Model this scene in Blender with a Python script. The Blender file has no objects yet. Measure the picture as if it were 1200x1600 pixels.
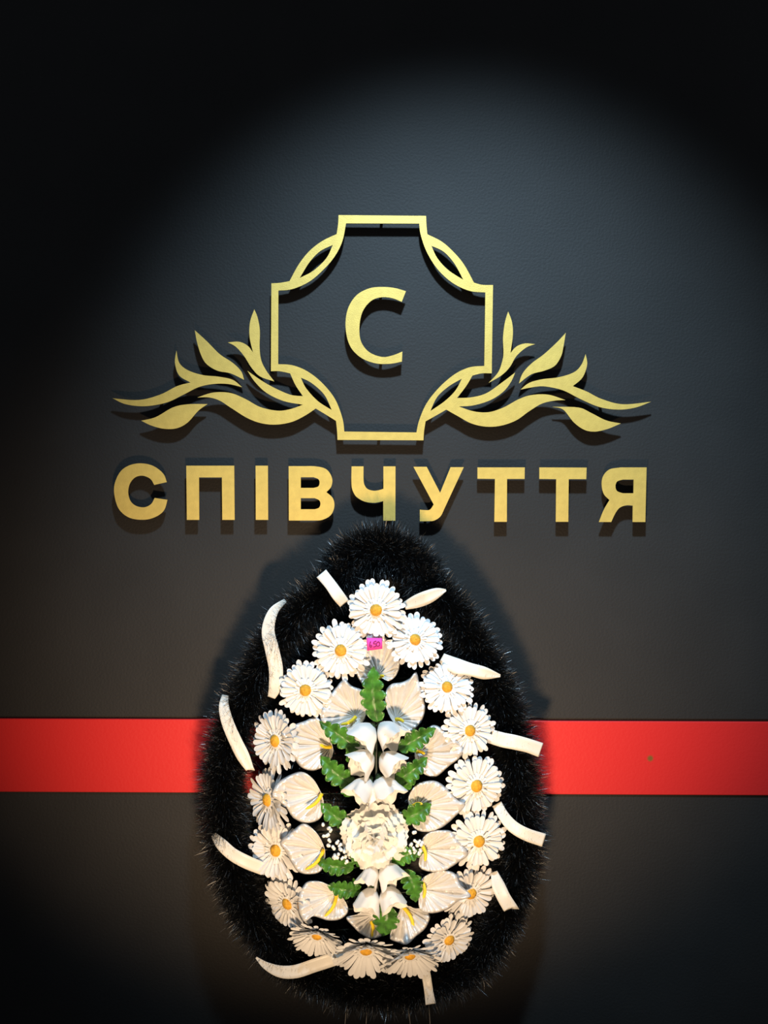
import bpy, math, random
import numpy as np
from mathutils import Vector, Matrix
random.seed(7)
RNG = np.random.default_rng(11)
SC = bpy.context.scene
COL = SC.collection

# ------------------------------------------------------------------ camera
S = 0.0015            # metres per photo pixel on the wall plane
DIST = 2.25           # camera to wall
ZC = 1.5              # camera height
cam_d = bpy.data.cameras.new('camera')
cam = bpy.data.objects.new('camera', cam_d); COL.objects.link(cam)
cam.location = (0, -DIST, ZC); cam.rotation_euler = (math.radians(90), 0, 0)
cam_d.sensor_fit = 'HORIZONTAL'; cam_d.sensor_width = 36; cam_d.lens = 45
cam_d.clip_start = 0.05
SC.camera = cam

# ------------------------------------------------------------------ light
world = bpy.data.worlds.new('world'); SC.world = world; world.use_nodes = True
bg = world.node_tree.nodes['Background']
bg.inputs[0].default_value = (0.75, 0.85, 1.0, 1); bg.inputs[1].default_value = 0.09

def spot(name, loc, aim, power, col, ang, blend, radius):
    l = bpy.data.lights.new(name, 'SPOT'); l.energy = power; l.color = col
    l.spot_size = math.radians(ang); l.spot_blend = blend; l.shadow_soft_size = radius
    o = bpy.data.objects.new(name, l); COL.objects.link(o); o.location = loc
    o.rotation_euler = (Vector(aim) - Vector(loc)).to_track_quat('-Z', 'Y').to_euler()
    return o
cool = spot('ceiling_spot', (0.12, -1.65, 3.45), (0.21, 0, 1.58), 470, (0.54, 0.78, 1.0), 40, 1.0, 0.08)
cool.scale = (1.25, 1, 1)
warm = spot('low_warm_spot', (-0.03, -1.5, 0.56), (-0.04, 0, 1.06), 118, (1.0, 0.71, 0.44), 60, 1.0, 0.07)
warm.scale = (1.3, 1, 1)

SC.view_settings.view_transform = 'Standard'; SC.view_settings.look = 'None'
SC.view_settings.gamma = 1; SC.view_settings.use_curve_mapping = False
SC.view_settings.exposure = 0.0

# ------------------------------------------------------------------ helpers
def W(px, py, d):
    """photo pixel -> world point standing d metres in front of the wall"""
    s = S * (DIST - d) / DIST
    return Vector(((px - 600) * s, -d, ZC - (py - 800) * s))

def mat(name, col, rough=0.5, metal=0.0, spec=0.5, bump=None, vary=None, sheen=0, trans=0, coat=0):
    m = bpy.data.materials.new(name); m.use_nodes = True
    nt = m.node_tree; b = nt.nodes['Principled BSDF']
    b.inputs['Base Color'].default_value = (*col, 1); b.inputs['Roughness'].default_value = rough
    b.inputs['Metallic'].default_value = metal; b.inputs['Specular IOR Level'].default_value = spec
    if sheen: b.inputs['Sheen Weight'].default_value = sheen
    if coat: b.inputs['Coat Weight'].default_value = coat; b.inputs['Coat Roughness'].default_value = 0.25
    tc = nt.nodes.new('ShaderNodeTexCoord')
    if vary:
        sc, amt = vary
        n = nt.nodes.new('ShaderNodeTexNoise'); n.inputs['Scale'].default_value = sc; n.inputs['Detail'].default_value = 4
        nt.links.new(tc.outputs['Object'], n.inputs['Vector'])
        r = nt.nodes.new('ShaderNodeValToRGB')
        r.color_ramp.elements[0].position = 0.3; r.color_ramp.elements[1].position = 0.7
        r.color_ramp.elements[0].color = (*[c * (1 - amt) for c in col], 1)
        r.color_ramp.elements[1].color = (*[min(1, c * (1 + amt)) for c in col], 1)
        nt.links.new(n.outputs['Fac'], r.inputs['Fac']); nt.links.new(r.outputs['Color'], b.inputs['Base Color'])
    if bump:
        sc, st, di = bump
        n = nt.nodes.new('ShaderNodeTexNoise'); n.inputs['Scale'].default_value = sc; n.inputs['Detail'].default_value = 3
        nt.links.new(tc.outputs['Object'], n.inputs['Vector'])
        bp = nt.nodes.new('ShaderNodeBump'); bp.inputs['Strength'].default_value = st; bp.inputs['Distance'].default_value = di
        nt.links.new(n.outputs['Fac'], bp.inputs['Height']); nt.links.new(bp.outputs['Normal'], b.inputs['Normal'])
    if trans:
        t = nt.nodes.new('ShaderNodeBsdfTranslucent'); t.inputs['Color'].default_value = (*col, 1)
        mx = nt.nodes.new('ShaderNodeMixShader'); mx.inputs[0].default_value = trans
        out = nt.nodes['Material Output']
        nt.links.new(b.outputs[0], mx.inputs[1]); nt.links.new(t.outputs[0], mx.inputs[2])
        nt.links.new(mx.outputs[0], out.inputs['Surface'])
    return m

M = {}
M['wall'] = mat('matt_black_wall', (0.0245, 0.0225, 0.0205), 0.62, spec=0.3, bump=(170, 0.35, 0.002), vary=(5, 0.10))
M['red'] = mat('red_stripe', (0.74, 0.022, 0.020), 0.5, spec=0.35, bump=(150, 0.2, 0.002))
M['floor'] = mat('dark_floor', (0.08, 0.07, 0.06), 0.4, vary=(3, 0.2))
M['gold'] = mat('brushed_gold', (0.82, 0.54, 0.12), 0.48, metal=0.35, spec=0.5, bump=(420, 0.25, 0.001), vary=(60, 0.07))
M['edge'] = mat('dark_plate_edge', (0.10, 0.06, 0.02), 0.5)
M['pin'] = mat('dark_standoff', (0.02, 0.02, 0.02), 0.5)
M['petal'] = mat('white_petal_fabric', (0.80, 0.80, 0.79), 0.75, spec=0.2, trans=0.12, bump=(500, 0.12, 0.001))
M['ring'] = mat('white_ring_fabric', (0.80, 0.80, 0.78), 0.7, spec=0.2)
M['button'] = mat('orange_yellow_button', (0.72, 0.36, 0.025), 0.7, bump=(450, 0.9, 0.002), vary=(160, 0.30))
M['satin'] = mat('white_satin', (0.86, 0.85, 0.83), 0.27, metal=0.25, spec=1.0, trans=0.10, coat=0.35, bump=(60, 0.5, 0.004))
M['carn'] = mat('cream_petal', (0.88, 0.88, 0.85), 0.6, spec=0.25, trans=0.3)
M['bell'] = mat('ivory_blossom', (0.91, 0.90, 0.87), 0.55, spec=0.3, trans=0.22)
M['spadix'] = mat('yellow_spadix', (0.85, 0.62, 0.02), 0.5, bump=(600, 0.6, 0.001))
M['leaf'] = mat('glossy_green_leaf', (0.050, 0.165, 0.018), 0.36, spec=0.45, vary=(55, 0.6))
M['calyx'] = mat('dark_green_calyx', (0.02, 0.045, 0.015), 0.5)
M['stem'] = mat('dark_stem_wire', (0.012, 0.018, 0.010), 0.5)
M['wire'] = mat('pale_wire', (0.45, 0.40, 0.33), 0.35, metal=0.3)
M['hair'] = mat('black_tinsel', (0.004, 0.0045, 0.005), 0.30, spec=0.6)
M['glint'] = mat('painted_tinsel_glint', (0.14, 0.15, 0.16), 0.25, spec=1.0)  # glints on the black tinsel, painted as grey strands and tips
M['core'] = mat('black_core', (0.003, 0.003, 0.003), 0.8, spec=0.1)
M['ribbon'] = mat('white_ribbon', (0.80, 0.77, 0.69), 0.4, spec=0.5, trans=0.06, bump=(90, 0.15, 0.001))
M['bead'] = mat('white_bead', (0.85, 0.85, 0.82), 0.5)
M['pink'] = mat('pink_paper', (0.86, 0.06, 0.44), 0.7)
M['ink'] = mat('purple_ink', (0.20, 0.0, 0.10), 0.6)
# small plug mark on the red stripe
def stripe_mark(m, p):
    nt = m.node_tree; b = nt.nodes['Principled BSDF']
    g = nt.nodes.new('ShaderNodeNewGeometry')
    d = nt.nodes.new('ShaderNodeVectorMath'); d.operation = 'DISTANCE'; d.inputs[1].default_value = p
    r = nt.nodes.new('ShaderNodeMapRange'); r.inputs[1].default_value = 0.004; r.inputs[2].default_value = 0.009
    mx = nt.nodes.new('ShaderNodeMix'); mx.data_type = 'RGBA'
    mx.inputs[6].default_value = (0.22, 0.10, 0.02, 1); mx.inputs[7].default_value = b.inputs['Base Color'].default_value
    nt.links.new(g.outputs['Position'], d.inputs[0]); nt.links.new(d.outputs['Value'], r.inputs[0])
    nt.links.new(r.outputs[0], mx.inputs[0]); nt.links.new(mx.outputs[2], b.inputs['Base Color'])
stripe_mark(M['red'], W(1016, 1185, 0.005))

def mesh(name, V, F, mats, smooth=True, mi=None):
    me = bpy.data.meshes.new(name)
    me.from_pydata([tuple(v) for v in V], [], F)
    for m in (mats if isinstance(mats, (list, tuple)) else [mats]): me.materials.append(m)
    if mi is not None: me.polygons.foreach_set('material_index', mi)
    me.polygons.foreach_set('use_smooth', [smooth] * len(F)); me.update()
    return me

def wmat(o):
    m = o.matrix_basis.copy()
    return wmat(o.parent) @ m if o.parent else m

def put(name, me, parent=None, world=None, label=None):
    """link a mesh as one object; world = its world matrix"""
    o = bpy.data.objects.new(name, me); COL.objects.link(o)
    w = world if world is not None else Matrix()
    if parent:
        o.parent = parent; o.matrix_basis = wmat(parent).inverted() @ w
    else: o.matrix_basis = w
    if label: o['label'] = label
    return o

def put_world(name, V, F, mats, parent, origin, label=None, smooth=True, thick=0, mi=None, kind=None):
    """verts given in world space, object origin put at origin"""
    O = Vector(origin)
    me = mesh(name, [Vector(v) - O for v in V], F, mats, smooth, mi)
    o = put(name, me, parent, Matrix.Translation(O), label)
    if thick:
        md = o.modifiers.new('thickness', 'SOLIDIFY'); md.thickness = thick; md.offset = 0
    if kind: o['kind'] = kind
    return o

def empty(name, loc, label, cat, group=None):
    o = bpy.data.objects.new(name, None); COL.objects.link(o); o.location = loc
    o.empty_display_size = 0.02
    o['label'] = label; o['category'] = cat
    if group: o['group'] = group
    return o

def box(a, b):
    x0, y0, z0 = a; x1, y1, z1 = b
    V = [(x0,y0,z0),(x1,y0,z0),(x1,y1,z0),(x0,y1,z0),(x0,y0,z1),(x1,y0,z1),(x1,y1,z1),(x0,y1,z1)]
    F = [(0,3,2,1),(4,5,6,7),(0,1,5,4),(1,2,6,5),(2,3,7,6),(3,0,4,7)]
    return V, F

def tube(P, R, n=8, cap=True):
    """tube through points P with radii R"""
    P = [Vector(p) for p in P]
    if not isinstance(R, (list, tuple)): R = [R] * len(P)
    V, F = [], []
    up = Vector((0.13, 0.31, 0.94)).normalized()
    for i, p in enumerate(P):
        t = (P[min(i + 1, len(P) - 1)] - P[max(i - 1, 0)]).normalized()
        a = t.cross(up)
        if a.length < 1e-3: a = t.cross(Vector((1, 0, 0)))
        a.normalize(); b = t.cross(a)
        for k in range(n):
            an = 2 * math.pi * k / n
            V.append(p + (a * math.cos(an) + b * math.sin(an)) * R[i])
    for i in range(len(P) - 1):
        for k in range(n):
            k2 = (k + 1) % n
            F.append((i*n + k, i*n + k2, (i+1)*n + k2, (i+1)*n + k))
    if cap:
        F.append(tuple(range(n - 1, -1, -1))); F.append(tuple(range((len(P)-1)*n, len(P)*n)))
    return V, F

def cr(P, n=8, closed=False):
    """Catmull-Rom through points (tuples of any length)"""
    P = [np.array(p, float) for p in P]; out = []
    N = len(P); seg = N if closed else N - 1
    for i in range(seg):
        p1, p2 = P[i % N], P[(i + 1) % N]
        p0 = P[(i - 1) % N] if (closed or i > 0) else p1 + (p1 - p2) * .5
        p3 = P[(i + 2) % N] if (closed or i + 2 < N) else p2 + (p2 - p1) * .5
        for k in range(n):
            t = k / n
            out.append(0.5*((2*p1) + (-p0+p2)*t + (2*p0-5*p1+4*p2-p3)*t*t + (-p0+3*p1-3*p2+p3)*t**3))
    if not closed: out.append(P[-1])
    return out

def outline(pts, conv):
    """closed outline; a corner is a 3-tuple (u, v, 1), other points are smooth"""
    idx = [i for i, p in enumerate(pts) if len(p) == 3]
    Q = [conv(p[0], p[1]) for p in pts]; N = len(pts)
    if not idx: return [tuple(q) for q in cr(Q, 6, True)]
    out = []
    for a, i in enumerate(idx):
        j = idx[(a + 1) % len(idx)]
        ln = (j - i) % N or N
        seg = [Q[(i + k) % N] for k in range(ln + 1)]
        if ln == 1: out.append(tuple(seg[0]))
        else: out += [tuple(q) for q in cr(seg, 6)[:-1]]
    return out

c1 = lambda u, v: (400 + u/3, 320 + v/3)
c2 = lambda u, v: (160 + u/3, 460 + v/3)
c3 = lambda u, v: (640 + u/3, 460 + v/3)
c4 = lambda u, v: (530 + u/7.5, 700 + v/7.5)

# ------------------------------------------------------------------ setting
zt = ZC - (1125 - 800) * S; zb = ZC - (1239 - 800) * S      # stripe top and bottom at mid width
tilt = math.radians(0.27)
def prism(profile, x0, x1, rot=0.0):
    n = len(profile); V = []
    for x in (x0, x1):
        for (y, z) in profile: V.append((x, y, z - x * math.tan(rot)))
    F = [(k, n + k, n + (k+1) % n, (k+1) % n) for k in range(n)]
    F += [tuple(range(n)), tuple(range(2*n - 1, n - 1, -1))]
    return V, F
# wall with a shallow groove just above the stripe
V, F = prism([(0.10, 0), (0.0, 0), (0.0, zb + 0.002), (0.004, zb + 0.002), (0.004, zt + 0.0065), (0.0, zt + 0.0065), (0.0, 3.7), (0.10, 3.7)][::-1], -3, 3, 0)
for i, v in enumerate(V):
    if 0.5 < v[2] < 2: V[i] = (v[0], v[1], v[2] - v[0] * math.tan(tilt))
o = put('wall_back', mesh('wall_back', V, F, M['wall'], False)); o['kind'] = 'structure'
o['label'] = 'matt black wall behind the gold sign and wreath'
V, F = prism([(0.0042, zb), (-0.004, zb), (-0.005, zb + 0.0012), (-0.005, zt - 0.0012), (-0.004, zt), (0.0042, zt)][::-1], -3, 3, tilt)
o = put('trim_1', mesh('trim_1', V, F, M['red'], False)); o['kind'] = 'structure'
o['label'] = 'bright red horizontal stripe board across the black wall'
V, F = box((-3, -3.6, -0.1), (3, 0.0, 0.0))
o = put('floor', mesh('floor', V, F, M['floor'], False)); o['kind'] = 'structure'

# ------------------------------------------------------------------ gold sign
DF, TH = 0.0285, 0.0035      # face distance from the wall, plate thickness
def plate(loops, center):
    """flat plate with holes, made from outlines in photo pixels; returned in metres around center"""
    cu = bpy.data.curves.new('plate', 'CURVE'); cu.dimensions = '2D'; cu.fill_mode = 'BOTH'
    cu.extrude = TH / 2
    for L in loops:
        sp = cu.splines.new('POLY'); sp.points.add(len(L) - 1)
        for i, (x, y) in enumerate(L):
            w = W(x, y, DF); sp.points[i].co = (w.x - center.x, w.z - center.z, 0, 1)
        sp.use_cyclic_u = True
    o = bpy.data.objects.new('tmp', cu); COL.objects.link(o)
    dg = bpy.context.evaluated_depsgraph_get()
    me = bpy.data.meshes.new_from_object(o.evaluated_get(dg))
    bpy.data.objects.remove(o); bpy.data.curves.remove(cu)
    me.transform(Matrix(((1,0,0,0),(0,0,-1,0),(0,1,0,0),(0,0,0,1))))
    me.materials.clear(); me.materials.append(M['gold']); me.materials.append(M['edge'])
    for p in me.polygons:
        p.use_smooth = False
        p.material_index = 0 if abs(p.normal.y) > 0.7 else 1
    return me
pinV, pinF = tube([(0, 0, 0), (0, -(DF - TH), 0)], 0.0035, 10)
pin_me = mesh('standoff', pinV, pinF, M['pin'])
def sign_piece(name, loops, pins, label, cat, group, part='letter_plate'):
    xs = [p[0] for p in loops[0]]; ys = [p[1] for p in loops[0]]
    c = W((min(xs)+max(xs))/2, (min(ys)+max(ys))/2, DF)
    root = empty(name, (c.x, 0, c.z), label, cat, group)
    me = plate(loops, c); me.name = part
    put(part, me, root, Matrix.Translation((c.x, -DF + TH/2, c.z)))
    for (px, py) in pins:
        w = W(px, py, DF)
        put('standoff', pin_me, root, Matrix.Translation((w.x, 0, w.z)))
    return root

K = 1
frame_out = (outline([
    (387,48,K),(797,52,K),(799,95),(803,138,K),(870,172),(925,220),(975,280),(1022,365,K),(1060,375),(1111,376,K),
    (1105,790,K),(1060,790),(1015,800,K),(985,850),(942,906,K),(1012,902),(1080,883),(1150,835),
    (1215,786,K),(1195,830),(1160,875),(1100,915),(1020,940),(950,945,K),
    (1020,968),(1090,972),(1160,950),(1230,912),(1290,892),(1370,890),(1450,915,K),(1400,918),(1340,932),(1280,968),(1220,1010),(1150,1035),(1080,1040),(1010,1025),(945,990),(892,960,K),
    (840,990),(795,1015,K),(788,1060),(785,1104,K),(382,1102,K),(380,1060),(375,1013,K),(330,985),(280,955,K),
    (230,988),(170,1017),(100,1030),(30,1025),(-40,1000),(-120,950),(-170,918),(-220,903),(-275,903,K),(-200,880),(-120,882),(-50,910),(20,948),(100,965),(160,958),(220,937,K),
    (130,920),(50,882),(-5,830),(-40,778,K),(20,820),(80,855),(160,890),(220,897,K),
    (185,845),(160,790,K),(110,780),(70,780,K),(72,368,K),(110,366),(157,358,K),(200,280),(250,217),(310,170),(378,137,K),(385,90)], c1))
holes = [
    outline([(422,87,K),(765,88,K),(772,140),(800,220),(850,300),(920,365),(1000,403),(1075,411,K),(1070,755,K),(1000,762),(930,795),(860,855),(800,930),(765,1010),(752,1067,K),
             (414,1063,K),(405,1000),(370,910),(310,835),(240,780),(170,752),(104,747,K),(105,402,K),(170,395),(250,360),(320,300),(370,240),(405,170)], c1),
    outline([(822,192,K),(880,220),(930,275),(972,352,K),(900,305),(850,250)], c1),
    outline([(360,188,K),(330,250),(270,308),(205,343,K),(250,270),(300,218)], c1),
    outline([(965,815,K),(935,870),(885,920),(817,967,K),(850,900),(905,850)], c1),
    outline([(210,810,K),(260,835),(320,890),(355,962,K),(290,920),(235,860)], c1)]
sign_piece('emblem_frame', [frame_out] + holes, [(596,343),(592,682),(427,500),(766,500),(470,425),(722,425),(430,655),(757,655)],
           'large gold cross-shaped emblem outline with leafy tendrils above the word', 'sign emblem', None, 'frame_plate')
sign_piece('gold_letter', [outline([(703,405,K),(683,455,K),(640,438),(590,433),(540,450),(500,500),(485,570),(492,640),(530,690),(590,713),(640,706),(686,688,K),(684,735,K),(630,745),(560,743),(490,715),(440,660),(420,575),(430,490),(470,425),(530,392),(590,385),(650,390)], c1)],
           [(595,457),(595,563)], 'large gold letter C alone inside the emblem outline', 'letter', None)

def leaf_piece(pts, conv, pins, label):
    sign_piece('gold_leaf_ornament', [outline(pts, conv)], pins, label, 'sign ornament', 'gold leaf ornaments beside the emblem', 'leaf_plate')
leaf_piece([(712,70,K),(692,130),(690,200),(706,272,K),(680,240),(640,222),(588,225,K),(625,245),(665,290),(700,345),(740,385),(806,408,K),(770,360),(745,310),(737,250),(738,170),(728,110)], c2,
    [(398,535),(400,566)], 'forked gold leaf pair standing just left of the emblem outline')
leaf_piece([(433,168,K),(445,230),(465,290),(490,328),(540,358),(600,370),(664,400,K),(650,360),(610,320),(550,280),(490,220)], c2,
    [(330,562)], 'single broad gold leaf pointing up-left, left of the emblem')
leaf_piece([(347,263,K),(340,320),(360,380),(413,413,K),(350,430),(270,470),(170,495),(48,487,K),(110,515),(200,524),(300,507),(380,470),(450,435),(520,420),(590,420),(655,435,K),(610,400),(540,385),(470,378),(400,355),(360,320)], c2,
    [(305,595),(250,625)], 'long gold leaf spray sweeping to the far left tip of the emblem')
leaf_piece([(182,592,K),(250,575),(330,530),(400,515),(493,514,K),(450,545),(400,600),(350,627),(290,630),(230,615)], c2,
    [(270,652)], 'lowest gold leaf on the left, above the first two letters')
leaf_piece([(462,80,K),(480,130),(484,190),(473,275,K),(500,245),(540,230),(588,233,K),(545,250),(500,290),(470,340),(430,380),(370,415,K),(415,365),(435,310),(440,270),(438,200),(447,130)], c3,
    [(793,535),(792,565)], 'forked gold leaf pair standing just right of the emblem outline')
leaf_piece([(732,180,K),(722,240),(710,290),(680,335),(630,358),(570,375),(512,418,K),(530,370),(570,325),(630,280),(690,225)], c3,
    [(855,565)], 'single broad gold leaf pointing up-right, right of the emblem')
leaf_piece([(825,280,K),(832,330),(810,390),(765,430,K),(830,455),(900,490),(1000,515),(1132,503,K),(1060,530),(980,540),(890,528),(800,490),(720,450),(640,432),(590,433),(520,446,K),(560,415),(620,398),(700,388),(770,365),(805,330)], c3,
    [(885,598),(940,628)], 'long gold leaf spray sweeping to the far right tip of the emblem')
leaf_piece([(990,605,K),(920,590),(850,555),(790,530),(668,527,K),(720,540),(770,600),(820,635),(870,643),(930,630)], c3,
    [(925,660)], 'lowest gold leaf on the right, above the last letters')

G = 'gold letters of the word across the wall'
def letter(loops, conv, pins, label):
    sign_piece('gold_letter', [outline(l, conv) for l in loops], pins, label, 'letter', G)
def C(l): return [(a, b, K) for a, b in l]
letter([[(302,880,K),(243,893,K),(225,865),(190,850),(155,857),(130,885),(121,925),(130,965),(155,990),(195,998),(228,983),(245,954,K),(305,963,K),(290,1010),(255,1040),(200,1056),(130,1048),(80,1010),(58,950),(57,890),(85,830),(130,800),(185,792),(240,805),(285,840)]], c2,
    [(190,767),(222,735)], 'round gold letter С that starts the word at its left end')
letter([C([(393,803),(618,803),(620,1057),(562,1057),(560,858),(453,858),(454,1057),(396,1057)])], c2, [(301,775),(356,775)], 'gold letter П, an open-bottomed square arch, second in the word')
letter([C([(718,803),(776,803),(777,1057),(719,1057)])], c2, [(409,750),(409,790)], 'gold letter І, a single plain upright bar')
letter([[(873,805,K),(940,805),(1000,806),(1050,820),(1076,860),(1073,900),(1050,927,K),(1080,955),(1087,995),(1070,1035),(1030,1057),(990,1060,K),(874,1060,K)],
        [(930,857,K),(990,857,K),(1012,866),(1018,882),(1012,900),(990,907,K),(930,907,K)], [(930,955,K),(995,955,K),(1016,965),(1022,982),(1015,1000),(995,1007,K),(930,1007,K)]], c2,
    [(461,750),(461,795)], 'gold letter В with two closed bowls')
letter([[(145,215,K),(285,215,K),(286,380),(300,440),(335,482),(400,500),(460,495),(518,478,K),(518,215,K),(660,215,K),(658,852,K),(516,852,K),(516,622,K),(460,636),(390,642),(290,625),(200,570),(155,490),(143,400)]], c4,
    [(608,745),(560,745)], 'gold letter Ч just above the black tip of the wreath')
letter([[(18,808,K),(80,808,K),(143,930,K),(192,810,K),(254,810,K),(206,912),(165,1000),(145,1040),(115,1060),(85,1063),(48,1063,K),(48,1009,K),(70,1011),(95,1009),(113,985,K)]], c3,
    [(700,755),(665,808)], 'gold letter У with slanting strokes and a hooked tail')
letter([C([(318,811),(540,811),(539,865),(457,865),(456,1066),(397,1066),(400,865),(318,864)])], c3, [(782,740),(782,800)], 'first gold letter Т, between the slanting letter and its twin')
letter([C([(608,811),(830,812),(828,866),(746,866),(744,1066),(685,1066),(687,866),(608,865)])], c3, [(879,740),(879,800)], 'second gold letter Т, next to the last letter')
letter([[(1111,811,K),(1105,1067,K),(1045,1067,K),(1046,990,K),(1015,989),(985,1000),(965,1025),(945,1067,K),(887,1067,K),(910,1010),(937,964,K),(910,935),(900,890),(908,850),(938,820),(990,811,K)],
        [(1050,868,K),(1049,932,K),(1000,932,K),(973,922),(965,900),(973,877),(1000,868,K)]], c3,
    [(1000,745),(1000,790)], 'gold letter Я that ends the word at its right end')

# ------------------------------------------------------------------ wreath
wreath = empty('funeral_wreath', (0, -0.12, 0), 'tall teardrop wreath of black tinsel filled with white artificial flowers', 'wreath')

ring_px = [(548,893,38),(508,925,42),(468,958,42),(432,1002,42),(403,1050,42),(380,1100,43),(361,1150,43),(350,1205,41),(350,1265,42),(357,1325,43),(374,1385,43),(403,1442,42),(447,1490,42),(500,1525,42),(560,1541,41),(620,1543,41),(680,1532,41),(730,1507,41),(768,1468,38),(795,1415,34),(809,1345,42),(812,1275,42),(807,1205,42),(797,1145,42),(778,1085,41),(750,1025,40),(720,975,40),(690,935,40),(652,905,36)]
DR = 0.125
def hair_mesh(name, P, Rr, n, parent, label=None, lo=0.55, tang=0.35, front_bias=0.0, glint=0.05, width=0.0005, ymin=0.009, tipg=0.05):
    """black tinsel hairs springing from the path P (world), each a thin bent blade"""
    P = np.array(P, float); Rr = np.array(Rr, float)
    T = np.gradient(P, axis=0); T /= np.linalg.norm(T, axis=1)[:, None]
    seg = np.linalg.norm(np.diff(P, axis=0), axis=1); cum = np.concatenate([[0], np.cumsum(seg)])
    t = RNG.uniform(0, cum[-1], n)
    ctr = np.stack([np.interp(t, cum, P[:, k]) for k in range(3)], 1)
    tan = np.stack([np.interp(t, cum, T[:, k]) for k in range(3)], 1)
    R = np.interp(t, cum, Rr)
    A = np.tile([0., -1, 0], (n, 1)); B = np.cross(tan, A); B /= np.linalg.norm(B, axis=1)[:, None]
    ph = RNG.uniform(-math.pi, math.pi, n)
    ph = ph * (1 - front_bias * (np.abs(ph) / math.pi))
    D = A * np.cos(ph)[:, None] + B * np.sin(ph)[:, None]
    # clumps: neighbouring hairs lean together
    clump = np.sin(t * 95 + ph * 2) * 0.10 + np.sin(t * 41 + 1.3) * 0.10
    D2 = D + tan * (RNG.normal(0, tang, n) + clump)[:, None] + RNG.normal(0, 0.10, (n, 3)); D2 /= np.linalg.norm(D2, axis=1)[:, None]
    L = R * RNG.uniform(lo, 1.06, n) ** 0.7
    root = ctr + D * 0.006
    bend = RNG.normal(0, 0.10, (n, 3)); bend[:, 2] -= 0.03
    mid = root + D2 * (L * 0.80)[:, None] + bend * (L * 0.6)[:, None]
    tip = root + (D2 + bend) * L[:, None]
    wv = np.cross(D2, RNG.normal(0, 1, (n, 3))); wv /= np.linalg.norm(wv, axis=1)[:, None]
    w = width * RNG.uniform(0.6, 1.3, n)[:, None]
    V = np.stack([root - wv*w*.5, root + wv*w*.5, mid - wv*w*.5, mid + wv*w*.5, tip], 1)
    V[:, :, 1] = np.minimum(V[:, :, 1], -ymin)
    O = np.array([0.0, -DR, ZC - 0.5])
    co = (V.reshape(-1, 3) - O).astype(np.float32)
    me = bpy.data.meshes.new(name)
    me.vertices.add(n * 5); me.vertices.foreach_set('co', co.ravel())
    base = np.arange(n) * 5
    quads = np.stack([base, base+1, base+3, base+2], 1); tris = np.stack([base+2, base+3, base+4], 1)
    loops = np.concatenate([quads, tris], 1).ravel()
    me.loops.add(n * 7); me.loops.foreach_set('vertex_index', loops.astype(np.int32))
    me.polygons.add(n * 2)
    ls = np.stack([np.arange(n) * 7, np.arange(n) * 7 + 4], 1).ravel()
    me.polygons.foreach_set('loop_start', ls.astype(np.int32))
    gi = (RNG.uniform(0, 1, n) < glint).astype(np.int32)
    ti = np.maximum(gi, (RNG.uniform(0, 1, n) < tipg).astype(np.int32))
    me.materials.append(M['hair']); me.materials.append(M['glint'])
    me.polygons.foreach_set('material_index', np.stack([gi * 0 + (RNG.uniform(0, 1, n) < glint * .4), ti], 1).ravel().astype(np.int32))
    me.update(calc_edges=True); me.validate()
    o = put(name, me, parent, Matrix.Translation(Vector(O)), label); o['kind'] = 'stuff'
    return o

sm = cr(ring_px, 8)
ringP = [W(p[0], p[1], DR) for p in sm]; ringR = [p[2] * S * (DIST - DR) / DIST * 1.04 for p in sm]
hair_mesh('tinsel_garland', ringP, ringR, 165000, wreath, 'black bristly tinsel garland forming the outer ring', lo=0.35)
V, F = tube(ringP, 0.014, 8)
put_world('garland_core', V, F, M['core'], wreath, ringP[0])
tp = cr([(524,896,36),(548,876,42),(573,864,46),(600,861,47),(630,874,44),(656,891,39),(670,905,34)], 6)
tuftP = [W(p[0], p[1] - 4, 0.098) for p in tp]
hair_mesh('tinsel_tuft', tuftP, [p[2] * S * .95 for p in tp], 34000, wreath, 'thick black tinsel tuft folded over the top of the wreath', lo=0.35, tang=0.5, glint=0.07, ymin=0.036)
V, F = tube(tuftP, 0.014, 8)
put_world('tuft_core', V, F, M['core'], wreath, tuftP[0])
# thin inner fringe behind the flowers
inner = cr([(560,960,45),(520,1010,45),(490,1070,45),(470,1130,42),(450,1190,26),(440,1250,28),(455,1320,42),(480,1380,45),(520,1430,45),(580,1462,45),(640,1450,45),(690,1410,45),(715,1350,42),(725,1290,36),(720,1220,26),(700,1150,34),(680,1090,45),(650,1030,45),(610,985,42)], 6)
hair_mesh('inner_fringe', [W(p[0], p[1], 0.07) for p in inner], [p[2]*S*1.25 for p in inner], 32000, wreath, 'sparse black strands behind the white flowers', lo=0.3, tang=0.6, width=0.0009)
mid = cr([(588,985,40),(588,1060,45),(588,1130,45),(588,1200,30),(588,1270,40),(588,1340,45),(588,1420,40)], 8)
hair_mesh('inner_fringe', [W(p[0], p[1], 0.07) for p in mid], [p[2]*S*1.5 for p in mid], 22000, wreath, 'sparse black strands along the wreath centre', lo=0.3, tang=0.6, width=0.0009)

for yy in (1150, 1215):
    band = cr([(415,yy,40),(500,yy+6,40),(588,yy,40),(680,yy+6,40),(760,yy,40)], 8)
    hair_mesh('inner_fringe', [W(p[0], p[1], 0.06) for p in band], [p[2]*S*1.3 for p in band], 9000, wreath, 'black strands veiling the red stripe behind the flowers', lo=0.3, tang=0.8, width=0.0009)
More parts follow.
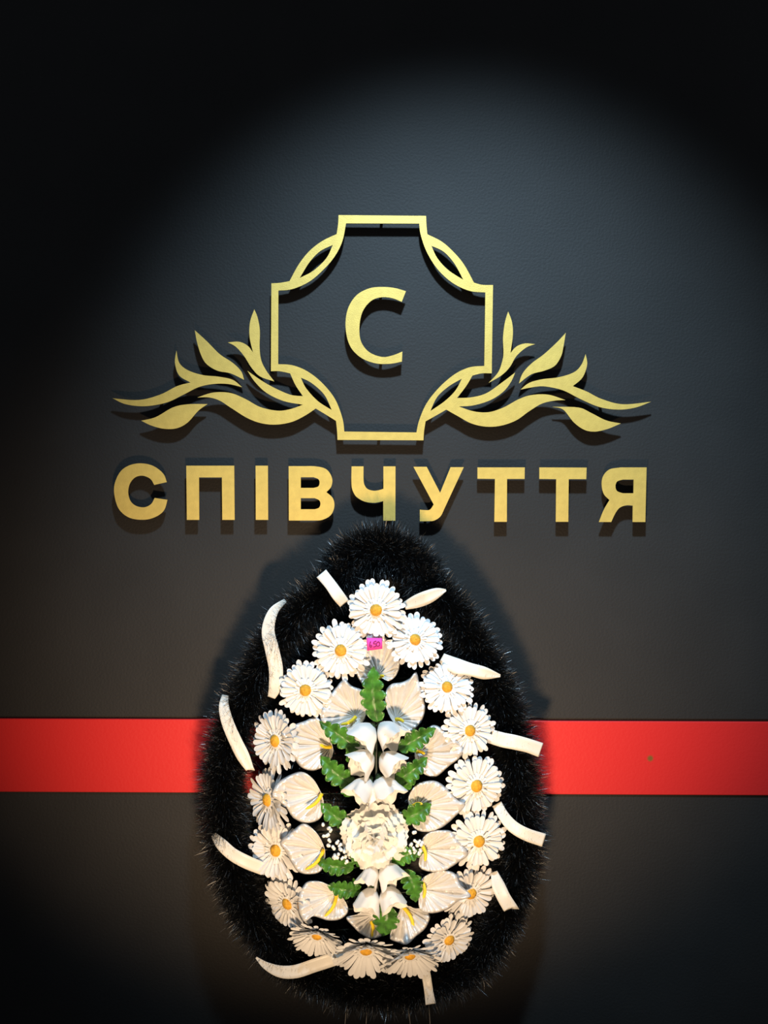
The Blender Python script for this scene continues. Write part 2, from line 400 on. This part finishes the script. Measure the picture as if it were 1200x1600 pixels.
# hidden wire frame: ring, spine and cross wires that carry the flowers, and legs down to the floor
def join(parts):
    V, F = [], []
    for v, f in parts:
        k = len(V); V += list(v); F += [tuple(i + k for i in q) for q in f]
    return V, F
bars = [tube([W(588, 880, .10), W(588, 1000, .10), W(588, 1540, .11)], 0.003, 8)]
for y, x0, x1 in ((1060,398,770),(1180,355,802),(1300,353,811),(1420,392,793)):
    bars.append(tube([W(x0, y, DR), W((x0+x1)/2, y, 0.11), W(x1, y, DR)], 0.0022, 8))
V, F = join(bars); put_world('wire_frame', V, F, M['stem'], wreath, W(588, 1200, .11))
for (xa, ya, xb) in ((544,1540,539),(576,1540,572),(634,1545,641),(668,1535,672)):
    top = W(xa, ya, 0.125); bot = W(xb, 1600, 0.125); d = (bot - top); end = top + d * (top.z / (top.z - bot.z))
    V, F = tube([top, (top + end) / 2, end], 0.0008, 6)
    put_world('wire_leg', V, F, M['wire'], wreath, top, 'thin pale wire leg below the wreath')

# ---- orientation
def frame(pos, n, spin=0):
    Z = Vector((n[0], -1, n[1])).normalized(); X = Vector((1, 0, 0)); X = (X - Z * X.dot(Z)).normalized(); Y = Z.cross(X)
    m = Matrix((X, Y, Z)).transposed().to_4x4(); m.translation = pos
    return m @ Matrix.Rotation(spin, 4, 'Z')

def spine_point(p):
    """nearest point on the wire frame's spine for a stem to start"""
    z0 = W(588, 1500, .11).z; z1 = W(588, 1000, .11).z
    s = S * (DIST - .11) / DIST
    return Vector(((588 - 600) * s, -0.11, min(max(p.z - 0.03, z0), z1)))
def stem(p, parent, r=0.0014):
    a = spine_point(p); b = Vector(p)
    m = (a + b) / 2 + Vector((0, 0.012, 0))
    V, F = tube(cr([a, m, b], 4), r, 6)
    put_world('stem', V, F, M['stem'], parent, a)

# ---- daisies
def daisy_layer(R, n, cup, ln, seed, phase=0.0, droop=0.06):
    r = random.Random(seed); V, F = [], []
    US = [0, .2, .4, .6, .74, .84, .91, .96, 1.0]; NU, NV = 8, 4
    for k in range(n):
        a = 2 * math.pi * (k + phase) / n + r.uniform(-.05, .05)
        L = R * ln * r.uniform(0.90, 1.05); r0 = 0.18 * R
        hw = R * 0.095 * r.uniform(0.9, 1.1); cp = cup + r.uniform(-.07, .07); tw = r.uniform(-.3, .3)
        b0 = len(V)
        for i in range(NU + 1):
            u = US[i]
            rr = r0 + (L - r0) * u
            w = hw * (0.42 + 0.58 * min(1, u / .84)) * (math.sqrt(max(0, 1 - ((u - .84) / .163) ** 2)) if u > .84 else 1)
            w = max(w, hw * .12)
            for j in range(NV + 1):
                v = -1 + 2 * j / NV
                z = cp * (rr - r0) - droop * R * u * u + (0.022 * R * (v * v) - 0.010 * R * (1 - abs(v)) ) * math.sin(math.pi * min(u, .95)) + tw * v * w * u
                x, y = rr, v * w
                V.append((x * math.cos(a) - y * math.sin(a), x * math.sin(a) + y * math.cos(a), z + (0.0020 if k % 2 else 0)))
        for i in range(NU):
            for j in range(NV):
                q = b0 + i * (NV + 1) + j
                F.append((q, q + NV + 1, q + NV + 2, q + 1))
    return V, F
def ring_mesh(R, cup, seed):
    r = random.Random(seed); V, F = [], []
    n = 56; rings = [0.08, 0.14, 0.19, 0.24, 0.28]
    for i, q in enumerate(rings):
        for k in range(n):
            a = 2 * math.pi * k / n
            fr = (1 + 0.07 * (1 if k % 2 else -1) * (i / 4) ** 2 + 0.04 * math.sin(7*a + seed) * (i/4))
            z = 0.035 * R + 0.035 * R * math.sin(i / 4 * 3.0) + cup * q * R * .6 + (0.012 * R if k % 2 else 0) * i / 4
            V.append((q * R * fr * math.cos(a), q * R * fr * math.sin(a), z))
    for i in range(4):
        for k in range(n):
            k2 = (k + 1) % n; F.append((i*n+k, (i+1)*n+k, (i+1)*n+k2, i*n+k2))
    return V, F
def dome(r, h, n=18, m=7, bump=0.05, seed=0, z0=0):
    rr = random.Random(seed); V, F = [], []
    for i in range(m):
        a = math.pi / 2 * i / (m - 1)
        for k in range(n):
            t = 2 * math.pi * k / n; q = r * math.cos(a) * (1 + rr.uniform(-bump, bump))
            V.append((q * math.cos(t), q * math.sin(t), z0 + h * math.sin(a) * (1 + rr.uniform(-bump, bump))))
    for i in range(m - 1):
        for k in range(n):
            k2 = (k + 1) % n; F.append((i*n+k, i*n+k2, (i+1)*n+k2, (i+1)*n+k))
    return V, F
UR = 0.062
def inner_whorl(cup, s):
    v1, f1 = daisy_layer(UR * .43, 24, cup * .5 + .1, 1.0, s + 31, 0.25, 0.12)
    v1 = [(x, y, z + 0.0030) for x, y, z in v1]
    v2, f2 = ring_mesh(UR, cup, s)
    return v1 + v2, f1 + [tuple(i + len(v1) for i in f) for f in f2]
daisy_protos = {}
def daisy_meshes(kind, var):
    key = (kind, var)
    if key in daisy_protos: return daisy_protos[key]
    cup = {'flat': 0.16, 'cup': 0.75, 'mid': 0.32}[kind]
    s = {'flat': 1, 'cup': 2, 'mid': 3}[kind] * 100 + var
    fv, ff = daisy_layer(UR, 26, cup, 0.88, s)
    bv, bf = daisy_layer(UR, 25, cup * .70, 1.04, s + 7, 0.5, 0.12); bv = [(x, y, z - 0.004) for x, y, z in bv]
    daisy_protos[key] = (mesh('daisy', fv, ff, M['petal']), mesh('back_petals', bv, bf, M['petal']),
        mesh('inner_petals', *inner_whorl(cup, s), M['ring']), mesh('flower_centre', *dome(0.205*UR, 0.15*UR, seed=s, z0=0.085*UR), M['button']))
    return daisy_protos[key]
def daisy(px, py, R, n, kind, d, label, var):
    me = daisy_meshes(kind, var % 4)
    p = W(px, py, d + 0.003)
    sc = R * S * (DIST - d) / DIST / UR
    w = frame(p, n, random.uniform(0, 6.28)) @ Matrix.Scale(sc, 4)
    o = put('daisy', me[0], wreath, w, label)
    put('back_petals', me[1], o, w); put('inner_petals', me[2], o, w); put('flower_centre', me[3], o, w)
    bk = p + (w.to_3x3() @ Vector((0, 0, -0.002)))
    stem(bk, o)
D = [
 (588,953,46,(-.10,.02),'flat',.200,'topmost white daisy, just under the black tuft'),
 (533,1016,46,(-.12,.05),'flat',.190,'white daisy on the upper left, second below the tuft'),
 (648,1000,43,(.15,.30),'flat',.190,'white daisy on the upper right, right of the pink tag'),
 (478,1078,45,(-.12,.05),'flat',.185,'white daisy on the left, third from the top'),
 (698,1074,42,(.10,.35),'flat',.185,'white daisy on the right below the fluttering ribbon'),
 (433,1157,47,(-.75,.05),'mid',.180,'left-turned white daisy at the height of the red stripe top'),
 (733,1141,43,(.30,.05),'flat',.185,'white daisy at the height of the red stripe top, right side'),
 (422,1249,50,(-1.15,.05),'mid',.170,'narrow white daisy turned sharply left, below the red stripe'),
 (743,1227,47,(.30,.0),'flat',.185,'white daisy at the lower edge of the red stripe, right side'),
 (433,1328,47,(-.45,.10),'mid',.166,'cream lit white daisy at the end of the left ribbon'),
 (747,1313,46,(.25,-.05),'flat',.185,'white daisy on the right between two ribbons'),
 (452,1410,47,(-.75,-.30),'mid',.166,'cream lit daisy on the lower left, facing down-left'),
 (734,1394,46,(.45,-.25),'mid',.166,'daisy on the lower right, partly behind a satin bloom'),
 (496,1458,43,(-.20,-.80),'cup',.182,'half closed daisy on the lower left, facing the floor'),
 (700,1466,43,(.45,-.30),'mid',.182,'daisy on the lower right, nearest the bottom right rim'),
 (572,1480,51,(.00,-.80),'cup',.185,'bottom daisy left of centre, facing the floor'),
 (640,1488,47,(.12,-.90),'cup',.185,'bottom daisy right of centre, above the hanging ribbon'),
]
for i, (px, py, R, n, k, d, lab) in enumerate(D): daisy(px, py, R, n, k, d, lab, i)

# ---- satin blooms with yellow spadix
def satin(pts, base, sp, label, seed, d0=0.162, rim=0.043):
    r = random.Random(seed)
    O = cr(pts, 14, True); n = len(O); Mr = 26
    b = np.array(base, float)
    rmax = max(np.linalg.norm(o - b) for o in O)
    k1 = r.randint(12, 16); p1, p2, p3 = (r.uniform(0, 6.28) for _ in range(3))
    V, F = [], []
    for i in range(Mr + 1):
        s = i / Mr
        for j, o in enumerate(O):
            q = b + (o - b) * s
            a = math.atan2(o[1] - b[1], o[0] - b[0]); rad = np.linalg.norm(o - b) / rmax
            dep = rim * (s ** 1.35) * (0.35 + 0.65 * rad)
            wr = (abs(math.sin(k1 * .5 * a + p1 + .9 * math.sin(2.3 * a + p2))) ** 1.0 - .5) + .55 * math.sin(k1 * 1.7 * a + p3 + 2.5 * s + math.sin(4 * s + p1))
            dep += 0.0110 * wr * s ** .8 * (1 - s ** 7 * .7) * rad
            dep += 0.0026 * math.sin(5 * s + 3.1 * a + p3) * s * rad
            dep += 0.006 * math.sin(2 * a + p2) * s * s * rad
            if s > .9: dep -= 0.011 * ((s - .9) / .1) ** 2
            V.append(W(q[0], q[1], d0 + dep))
    for i in range(Mr):
        for j in range(n):
            j2 = (j + 1) % n
            F.append((i*n + j, i*n + j2, (i+1)*n + j2, (i+1)*n + j))
    org = W(base[0], base[1], d0)
    o = put_world('satin_bloom', V, F, M['satin'], wreath, org, label, thick=0.0008)
    a = np.array(sp[0], float); e = np.array(sp[1], float)
    P, R = [], []
    for i in range(9):
        t = i / 8; q = a + (e - a) * t + np.array([(e-a)[1], -(e-a)[0]]) * .12 * math.sin(math.pi * t)
        P.append(W(q[0], q[1], d0 + 0.010 + 0.024 * t)); R.append(0.0042 * (1 - .25 * t) * (math.sqrt(max(0.05, 1 - max(0, (t - .8) / .2) ** 2))))
    V, F = tube(P, R, 10); put_world('spadix', V, F, M['spadix'], o, P[0], 'yellow spadix')
    stem(org + Vector((0, 0.001, 0)), o)
SAT = [
 ([(554,1040),(557,1020),(567,1002),(585,990),(602,996),(617,1012),(625,1034),(620,1054),(608,1064),(596,1060),(584,1068),(572,1073),(560,1060)], (590,1056), ((591,1060),(600,1056)), 'white satin bloom under the pink tag'),
 ([(500,1116),(506,1098),(520,1080),(532,1066),(539,1062),(550,1072),(568,1080),(574,1100),(572,1118),(564,1132),(548,1140),(537,1148),(516,1142),(504,1130)], (556,1120), ((556,1120),(532,1132)), 'white satin bloom left of the tall top leaf'),
 ([(603,1080),(612,1069),(628,1066),(640,1060),(650,1050),(656,1070),(663,1094),(664,1112),(656,1131),(640,1144),(626,1140),(610,1122),(602,1100)], (618,1124), ((619,1124),(631,1128)), 'large pointed satin bloom right of the tall top leaf'),
 ([(440,1150),(442,1141),(456,1134),(475,1127),(496,1121),(508,1140),(520,1168),(518,1185),(507,1197),(490,1204),(472,1200),(459,1184),(448,1165)], (517,1166), ((517,1167),(500,1163)), 'satin bloom on the left at the red stripe, beside a left-turned daisy'),
 ([(662,1146),(677,1133),(697,1143),(722,1166),(720,1182),(702,1197),(680,1214),(662,1209),(649,1190),(650,1165)], (654,1176), ((651,1175),(664,1178)), 'satin bloom on the right at the red stripe, with crinkled edge'),
 ([(424,1243),(430,1227),(447,1214),(470,1206),(487,1215),(499,1234),(506,1258),(500,1279),(480,1286),(460,1279),(447,1262),(434,1251)], (503,1240), ((503,1240),(477,1264)), 'round satin bloom on the left with its long spadix showing'),
 ([(638,1247),(648,1228),(664,1221),(682,1221),(698,1232),(714,1249),(727,1257),(712,1275),(692,1292),(670,1300),(648,1295),(642,1276)], (649,1262), ((644,1260),(660,1256)), 'satin bloom on the right with its tip towards a daisy, below the stripe'),
 ([(438,1316),(455,1300),(474,1287),(491,1297),(503,1315),(508,1335),(502,1360),(484,1366),(466,1362),(455,1347),(446,1330)], (506,1328), ((506,1327),(477,1359)), 'satin bloom left of the baby\'s breath, beside the cream daisy'),
 ([(660,1311),(672,1300),(690,1297),(705,1299),(715,1312),(731,1334),(715,1348),(695,1360),(672,1362),(655,1354),(658,1330)], (661,1328), ((660,1322),(664,1346)), 'satin bloom on the right level with the foot of the carnation'),
 ([(466,1400),(477,1380),(492,1376),(508,1380),(526,1391),(540,1409),(544,1424),(532,1436),(512,1438),(490,1432),(475,1440),(466,1424)], (525,1396), ((526,1396),(507,1432)), 'satin bloom on the lower left with a long slanting spadix'),
 ([(658,1376),(670,1365),(686,1360),(700,1360),(713,1367),(720,1383),(736,1400),(717,1407),(700,1420),(677,1427),(657,1422),(654,1400)], (660,1390), ((661,1380),(661,1404)), 'satin bloom on the lower right in front of a daisy'),
 ([(541,1434),(556,1429),(576,1420),(590,1438),(600,1458),(582,1467),(565,1460),(552,1448)], (583,1430), ((580,1440),(581,1464)), 'small satin bloom at the bottom, left of the lowest leaf'),
 ([(627,1418),(640,1416),(650,1420),(664,1421),(672,1432),(665,1450),(650,1463),(636,1475),(620,1472),(609,1465),(615,1446)], (630,1416), ((629,1416),(646,1456)), 'satin bloom at the bottom, right of the lowest leaf'),
]
for i, (pts, b, sp, lab) in enumerate(SAT): satin(pts, b, sp, lab, 50 + i, d0=0.180 if 5 <= i <= 10 else 0.162)

# ---- green leaves
def leaf(base, tip, hw, d, label, seed, lobes=5, bend=0.010):
    r = random.Random(seed)
    b = np.array(base, float); t = np.array(tip, float); L = np.linalg.norm(t - b); dr = (t - b) / L; pr = np.array([-dr[1], dr[0]])
    NU, NV = 60, 8; V, F = [], []; cv = r.uniform(-.10, .10)
    for i in range(NU + 1):
        u = i / NU
        env = math.sin(math.pi * min(1, u * .93 + .07) ** .85) ** .75 if u < 1 else 0
        for j in range(NV + 1):
            v = -1 + 2 * j / NV
            phs = (u * lobes + (0.25 if v > 0 else 0)) % 1
            lb = 0.60 + 0.40 * (math.sin(math.pi * phs) ** .6)
            w = hw * max(env, 0.0) * (lb if abs(v) > .01 else 1)
            sweep = abs(v) * w * 0.30
            q = b + dr * (u * L + sweep * (1 - u)) + pr * (v * w + cv * L * math.sin(math.pi * u))
            dep = bend * math.sin(math.pi * u) + 0.35 * abs(v) * w * S + 0.0014 * math.sin(2 * math.pi * u * lobes + 1) * abs(v) * 1.6 - (0.0012 if j == NV // 2 else 0)
            V.append(W(q[0], q[1], d + dep))
    for i in range(NU):
        for j in range(NV):
            q = i * (NV + 1) + j; F.append((q, q + 1, q + NV + 2, q + NV + 1))
    o = put_world('green_leaf', V, F, M['leaf'], wreath, V[NV // 2], label, thick=0.0006)
    mr = [V[i * (NV + 1) + NV // 2] + Vector((0, -0.0006, 0)) for i in range(0, NU - 3, 4)]
    Vm, Fm = tube(mr, [0.0009 * (1 - .8 * k / len(mr)) for k in range(len(mr))], 5)
    put_world('midrib', Vm, Fm, M['leaf'], o, mr[0])
    stem(V[NV // 2], o)
    return o
LV = [
 ((589,1128),(584,1041),21,.212,'tall upright green leaf over the topmost satin bloom',5),
 ((560,1172),(499,1127),17,.196,'green leaf on the left, below the upper left satin bloom',5),
 ((552,1228),(501,1181),19,.196,'glossy green leaf on the left, in front of the red stripe',5),
 ((623,1172),(681,1138),17,.196,'green leaf on the right, below the large pointed bloom',5),
 ((618,1222),(668,1183),16,.200,'green leaf on the right, in front of the red stripe',5),
 ((548,1290),(501,1255),17,.196,'green leaf left of the carnation, beside the round satin bloom',4),
 ((626,1282),(674,1256),18,.200,'green leaf right of the carnation, over a satin bloom',4),
 ((553,1356),(493,1344),15,.196,'green leaf under the left baby\'s breath',5),
 ((572,1352),(546,1330),12,.192,'small leaf under the left edge of the carnation',3),
 ((612,1348),(662,1332),15,.196,'green leaf under the right baby\'s breath',5),
 ((562,1392),(511,1383),15,.196,'green leaf left of the lower white blossoms',5),
 ((632,1358),(650,1410),17,.196,'green leaf hanging right of the lower white blossoms',5),
 ((606,1414),(598,1463),22,.200,'lowest green leaf, between the two bottom satin blooms',4),
 ((545,1168),(560,1200),10,.190,'small dark leaf left of the central stem',3),
 ((622,1234),(652,1214),10,.190,'small leaf tip right of the central blossoms',3),
 ((548,1244),(532,1226),10,.190,'small leaf tip left of the central blossoms',3),
 ((560,1400),(552,1372),9,.190,'small leaf behind the lower left blossoms',3),
]
for i, (b, t, hw, d, lab, lo) in enumerate(LV): leaf(b, t, hw, d, lab, 80 + i, lo)

# ---- small white blossoms of the centre spray
def blossom_mesh(seed):
    r = random.Random(seed); V, F = [], []
    n, m = 48, 14; p = r.uniform(0, 6.28); nl = 3 + seed % 2
    for i in range(m + 1):
        t = i / m
        for k in range(n):
            a = 2 * math.pi * k / n
            lob = 0.5 + 0.5 * math.cos(nl * a + p)
            rad = 0.10 + 0.36 * math.sin(min(t / .62, 1) * math.pi / 2) ** 1.1 + 0.11 * max(0, t - .6) / .4 * (0.4 + lob) ** 1.6
            rad *= 1 + 0.05 * math.sin(7 * a + p * 2) * t + 0.12 * (lob ** .5 - .6) * t
            z = t * (0.80 + 0.20 * lob * t * t) + 0.03 * math.sin(9 * a + p) * t * t
            V.append((rad * math.cos(a), rad * math.sin(a) * .85, z))
    for i in range(m):
        for k in range(n):
            k2 = (k + 1) % n; F.append((i*n+k, i*n+k2, (i+1)*n+k2, (i+1)*n+k))
    # an inner petal whorl closing the mouth
    b0 = len(V)
    for i in range(7):
        t = i / 6
        for k in range(n):
            a = 2 * math.pi * k / n
            rad = (0.40 * (1 - t) + .02) * (1 + .12 * math.sin(3 * a + p + 4 * t)); z = 0.62 + 0.16 * math.sin(t * 2.6) + .05 * math.sin(5 * a + p) * (1 - t)
            V.append((rad * math.cos(a), rad * math.sin(a) * .85, z))
    for i in range(6):
        for k in range(n):
            k2 = (k + 1) % n; F.append((b0+i*n+k, b0+i*n+k2, b0+(i+1)*n+k2, b0+(i+1)*n+k))
    return mesh('blossom', V, F, M['bell'])
bl = [blossom_mesh(s) for s in range(4)]
cal_me = mesh('calyx', *tube([(0,0,-.12),(0,0,0),(0,0,.08),(0,0,.2)], [.05,.12,.17,.2], 10), M['calyx'])
BL = [ # base px, mouth px, width px, depth, label
 ((583,1132),(556,1165),44,.205,'white blossom top left of the central spray'),
 ((594,1130),(620,1160),46,.205,'white blossom top right of the central spray'),
 ((583,1176),(553,1203),42,.208,'white blossom in the second row, left'),
 ((595,1178),(624,1207),44,.208,'white blossom in the second row, right'),
 ((578,1216),(556,1252),46,.212,'white blossom left, touching the top of the carnation'),
 ((592,1214),(607,1252),48,.212,'white blossom right, touching the top of the carnation'),
 ((586,1350),(571,1386),32,.205,'white blossom under the carnation, left'),
 ((597,1350),(620,1382),38,.205,'white blossom under the carnation, right'),
 ((583,1386),(568,1426),40,.208,'lowest white blossom, left'),
 ((603,1384),(617,1422),40,.208,'lowest white blossom, right'),
]
for i, (b, m_, wd, d, lab) in enumerate(BL):
    a = W(b[0], b[1], d); e = W(m_[0], m_[1], d + 0.026)
    Z = (e - a); L = Z.length; Z.normalize(); X = Z.cross(Vector((0, 1, 0))).normalized(); Y = Z.cross(X)
    mm = Matrix((X, Y, Z)).transposed().to_4x4(); mm.translation = a
    ws = wd * S * .95
    w = mm @ Matrix.Rotation(i * 1.3, 4, 'Z') @ Matrix.Diagonal((ws, ws, L, 1))
    o = put('blossom', bl[i % 4], wreath, w, lab)
    put('calyx', cal_me, o, w)
    stem(a, o)
V, F = tube([W(588,1120,.196), W(588,1180,.200), W(588,1240,.20), W(588,1300,.19), W(590,1400,.20), W(592,1425,.20)], 0.003, 8)
put_world('spray_stem', V, F, M['stem'], wreath, W(588,1240,.2))

# ---- carnation
def carn_petal(seed):
    r = random.Random(seed); V, F = [], []; NU, NV = 10, 16; p = r.uniform(0, 6.28)
    for i in range(NU + 1):
        u = i / NU
        for j in range(NV + 1):
            v = -1 + 2 * j / NV
            a = v * 0.74
            L = u * (1 + 0.025 * (1 if j % 2 else -1) * u ** 6 + .06 * math.sin(3 * v + p) - 0.10 * v * v)
            x = L * math.cos(a); y = L * math.sin(a) * 0.95
            z = 0.13 * u * u * math.sin(4.5 * v + p) + 0.045 * u ** 3 * math.sin(12 * v + 2 * p) - 0.26 * u ** 2.4 + .25 * u
            V.append((x, y, z))
    for i in range(NU):
        for j in range(NV):
            q = i * (NV + 1) + j; F.append((q, q + NV + 1, q + NV + 2, q + 1))
    return mesh('petal', V, F, M['carn'])
cp = [carn_petal(s) for s in range(4)]
Rc = 54 * S * .91
cc = W(585, 1303, .196); cw = frame(cc, (0.0, -0.05))
carn = put('carnation', mesh('carnation', *dome(0.34, 0.30, seed=3), M['carn']), wreath, cw @ Matrix.Scale(Rc, 4), 'large round frilled cream carnation at the centre of the wreath')
for li, (n, ln, E) in enumerate([(9,1.0,8),(8,.93,24),(8,.80,40),(7,.66,56),(5,.52,68),(3,.40,80)]):
    for k in range(n):
        a = 2 * math.pi * (k + .5 * (li % 2)) / n + random.uniform(-.25, .25)
        e = math.radians(E + random.uniform(-13, 13))
        w = cw @ Matrix.Rotation(a, 4, 'Z') @ Matrix.Translation((0.0, 0, 0.003 * li)) @ Matrix.Rotation(-e, 4, 'Y') @ Matrix.Rotation(random.uniform(-.25,.25), 4, 'X') @ Matrix.Scale(Rc * ln * random.uniform(.94, 1.05), 4)
        put('petal', cp[random.randrange(4)], carn, w)
stem(cc, carn, 0.003)

# ---- baby's breath
def sphere(c, r):
    V, F = [], []
    for i in range(5):
        a = math.pi * i / 4
        for k in range(6):
            t = 2 * math.pi * k / 6; V.append(c + Vector((math.sin(a) * math.cos(t), math.sin(a) * math.sin(t), math.cos(a))) * r)
    for i in range(4):
        for k in range(6):
            k2 = (k + 1) % 6; F.append((i*6+k, (i+1)*6+k, (i+1)*6+k2, i*6+k2))
    return V, F
def breath(pts, root_px, label):
    parts, sp = [], []
    r0 = W(root_px[0], root_px[1], .17)
    for (x, y) in pts:
        for q in range(2):
            c = W(x + (random.uniform(-2.5, 2.5) if q else 0), y + (random.uniform(-3, 3) if q else 0), .205 + random.uniform(0, .012))
            parts.append(sphere(c, random.uniform(.0032, .0046)))
            if not q: sp.append(tube([r0, (r0 + c) / 2 + Vector((0, 0.004, 0.004)), c], 0.0004, 4))
    V, F = join(parts); o = put_world('baby_breath', V, F, M['bead'], wreath, r0, label, kind='stuff')
    V, F = join(sp); put_world('twig', V, F, M['stem'], o, r0)
z6 = lambda u, v: (480 + u/5, 1220 + v/5)
breath([z6(*p) for p in [(125,340),(175,370),(180,395),(135,432),(165,422),(170,462),(165,505),(210,530),(232,485),(262,498),(265,540),(215,580),(245,575),(215,605),(290,555),(270,610),(235,600),(300,590),(340,560),(300,640)]], (545,1322), 'sprig of tiny white buds left of the carnation')
breath([z6(*p) for p in [(832,405),(815,495),(850,475),(880,470),(830,525),(860,505),(800,550),(875,570),(885,540),(845,550),(890,500),(760,545)]], (635,1325), 'sprig of tiny white buds right of the carnation')

# ---- ribbons
def ribbon(P, label, ends=('v', 'v'), seed=0):
    """P: centre points (px, py, width px, depth, twist)"""
    Q = cr(P, 10); n = len(Q); NV = 5; V, F = [], []
    for i, q in enumerate(Q):
        a = Q[max(i-1, 0)]; b = Q[min(i+1, n-1)]
        t = (b[:2] - a[:2]); t /= np.linalg.norm(t); pr = np.array([-t[1], t[0]])
        for j in range(NV):
            v = -1 + 2 * j / (NV - 1)
            s = 0
            if i == 0: s = (1 - abs(v)) * 0.35 * q[2] if ends[0] == 'v' else (v * .35 * q[2] if ends[0] == 's' else 0)
            if i == n - 1: s = -((1 - abs(v)) * 0.35 * q[2] if ends[1] == 'v' else (v * .35 * q[2] if ends[1] == 's' else 0))
            xy = q[:2] + pr * v * q[2] * .5 + t * s
            V.append(W(xy[0], xy[1], q[3] - 0.012 + q[4] * v + 0.0015 * (v * v)))
    for i in range(n - 1):
        for j in range(NV - 1):
            k = i * NV + j; F.append((k, k + 1, k + NV + 1, k + NV))
    put_world('ribbon', V, F, M['ribbon'], wreath, V[0], label, thick=0.0005)
ribbon([(502,896,19,.192,.000),(516,913,18,.200,.002),(528,930,19,.203,.002),(539,944,17,.192,0)], 'short white ribbon end on the upper left of the top daisy', ('n','v'))
ribbon([(697,922,3,.190,0),(684,926,15,.195,.002),(668,933,21,.195,.004),(650,940,20,.185,.003),(632,947,12,.172,0)], 'pointed white ribbon end right of the top daisy', ('n','n'))
ribbon([(446,938,6,.150,.0),(427,956,15,.172,.002),(419,985,20,.180,.003),(425,1015,22,.184,.002),(431,1045,22,.182,.000),(430,1072,20,.178,.0),(424,1090,12,.17,0)], 'curving white ribbon on the upper left rim', ('n','n'))
ribbon([(352,1086,10,.160,0),(350,1105,16,.178,.002),(356,1130,19,.188,.002),(368,1158,20,.192,.0),(380,1182,20,.190,.0),(391,1203,12,.185,0)], 'curving white ribbon at the left end of the red stripe', ('n','s'))
ribbon([(333,1303,8,.165,0),(345,1318,18,.185,.002),(362,1334,20,.193,.001),(383,1346,21,.194,.0),(412,1358,20,.180,0)], 'white ribbon on the left rim running to the cream daisy', ('n','n'))
ribbon([(400,1496,3,.178,0),(416,1509,12,.186,.002),(438,1518,19,.192,.003),(462,1518,21,.194,.002),(490,1509,21,.193,.0),(515,1501,21,.190,.0),(540,1494,18,.178,0)], 'long white ribbon sweeping out at the bottom left rim', ('n','n'))
ribbon([(664,1512,14,.172,0),(667,1530,14,.185,0),(670,1550,14,.190,.001),(673,1569,16,.188,.002)], 'short white ribbon hanging at the bottom rim', ('n','n'))
ribbon([(690,1028,16,.175,0),(712,1040,24,.192,.003),(735,1046,20,.196,.0),(758,1052,19,.196,-.003),(782,1056,4,.190,0)], 'fluttering white ribbon on the upper right', ('n','n'))
ribbon([(765,1150,22,.178,0),(785,1156,23,.192,.001),(805,1160,23,.197,0),(825,1165,22,.196,.0),(845,1172,23,.190,.001)], 'straight white ribbon crossing the right rim at the red stripe', ('n','n'))
ribbon([(776,1256,16,.172,0),(787,1275,17,.186,.002),(802,1292,19,.194,.0),(823,1304,20,.197,.0),(850,1313,21,.190,.001)], 'curved white ribbon on the right rim below the stripe', ('n','n'))
ribbon([(772,1362,10,.170,0),(778,1382,20,.184,.002),(787,1402,21,.190,.0),(798,1420,22,.188,.001)], 'short white ribbon on the lower right rim', ('n','s'))

# ------------------------------------------------------------------ price tag
z2 = lambda u, v: (560 + u/23.08, 985 + v/23.08)
D0 = .2155
tl, tr, br_, bl_ = z2(295,265), z2(855,280), z2(865,665), z2(315,735)
V, F = [], []; NX = 8
for i in range(NX + 1):
    t = i / NX
    for (A, B) in ((tl, tr), (bl_, br_)):
        x = A[0] + (B[0] - A[0]) * t; y = A[1] + (B[1] - A[1]) * t
        V.append(W(x, y, D0 + 0.0012 * math.sin(math.pi * t)))
for i in range(NX): F.append((2*i, 2*i+1, 2*i+3, 2*i+2))
tag = put_world('price_tag', V, F, M['pink'], None, W(585, 1005, D0), 'small pink paper price tag handwritten 650 on the top satin bloom', thick=0.0005)
tag['category'] = 'price tag'
strokes = [[(445,400),(418,460),(405,530),(415,590),(450,612),(482,580),(470,540),(425,545)],
           [(650,385),(590,400),(555,430),(548,485),(600,478),(640,505),(635,560),(590,590),(540,600)],
           [(720,405),(675,440),(650,500),(665,560),(715,575),(760,540),(772,480),(750,425),(710,402)]]
parts = []
for s in strokes:
    P = [W(*z2(*q), D0 + 0.0019) for q in cr(s, 4)]
    parts.append(tube(P, 0.0009, 5))
V, F = join(parts); put_world('handwritten_price', V, F, M['ink'], tag, W(585, 1005, D0), 'dark handwritten 650')
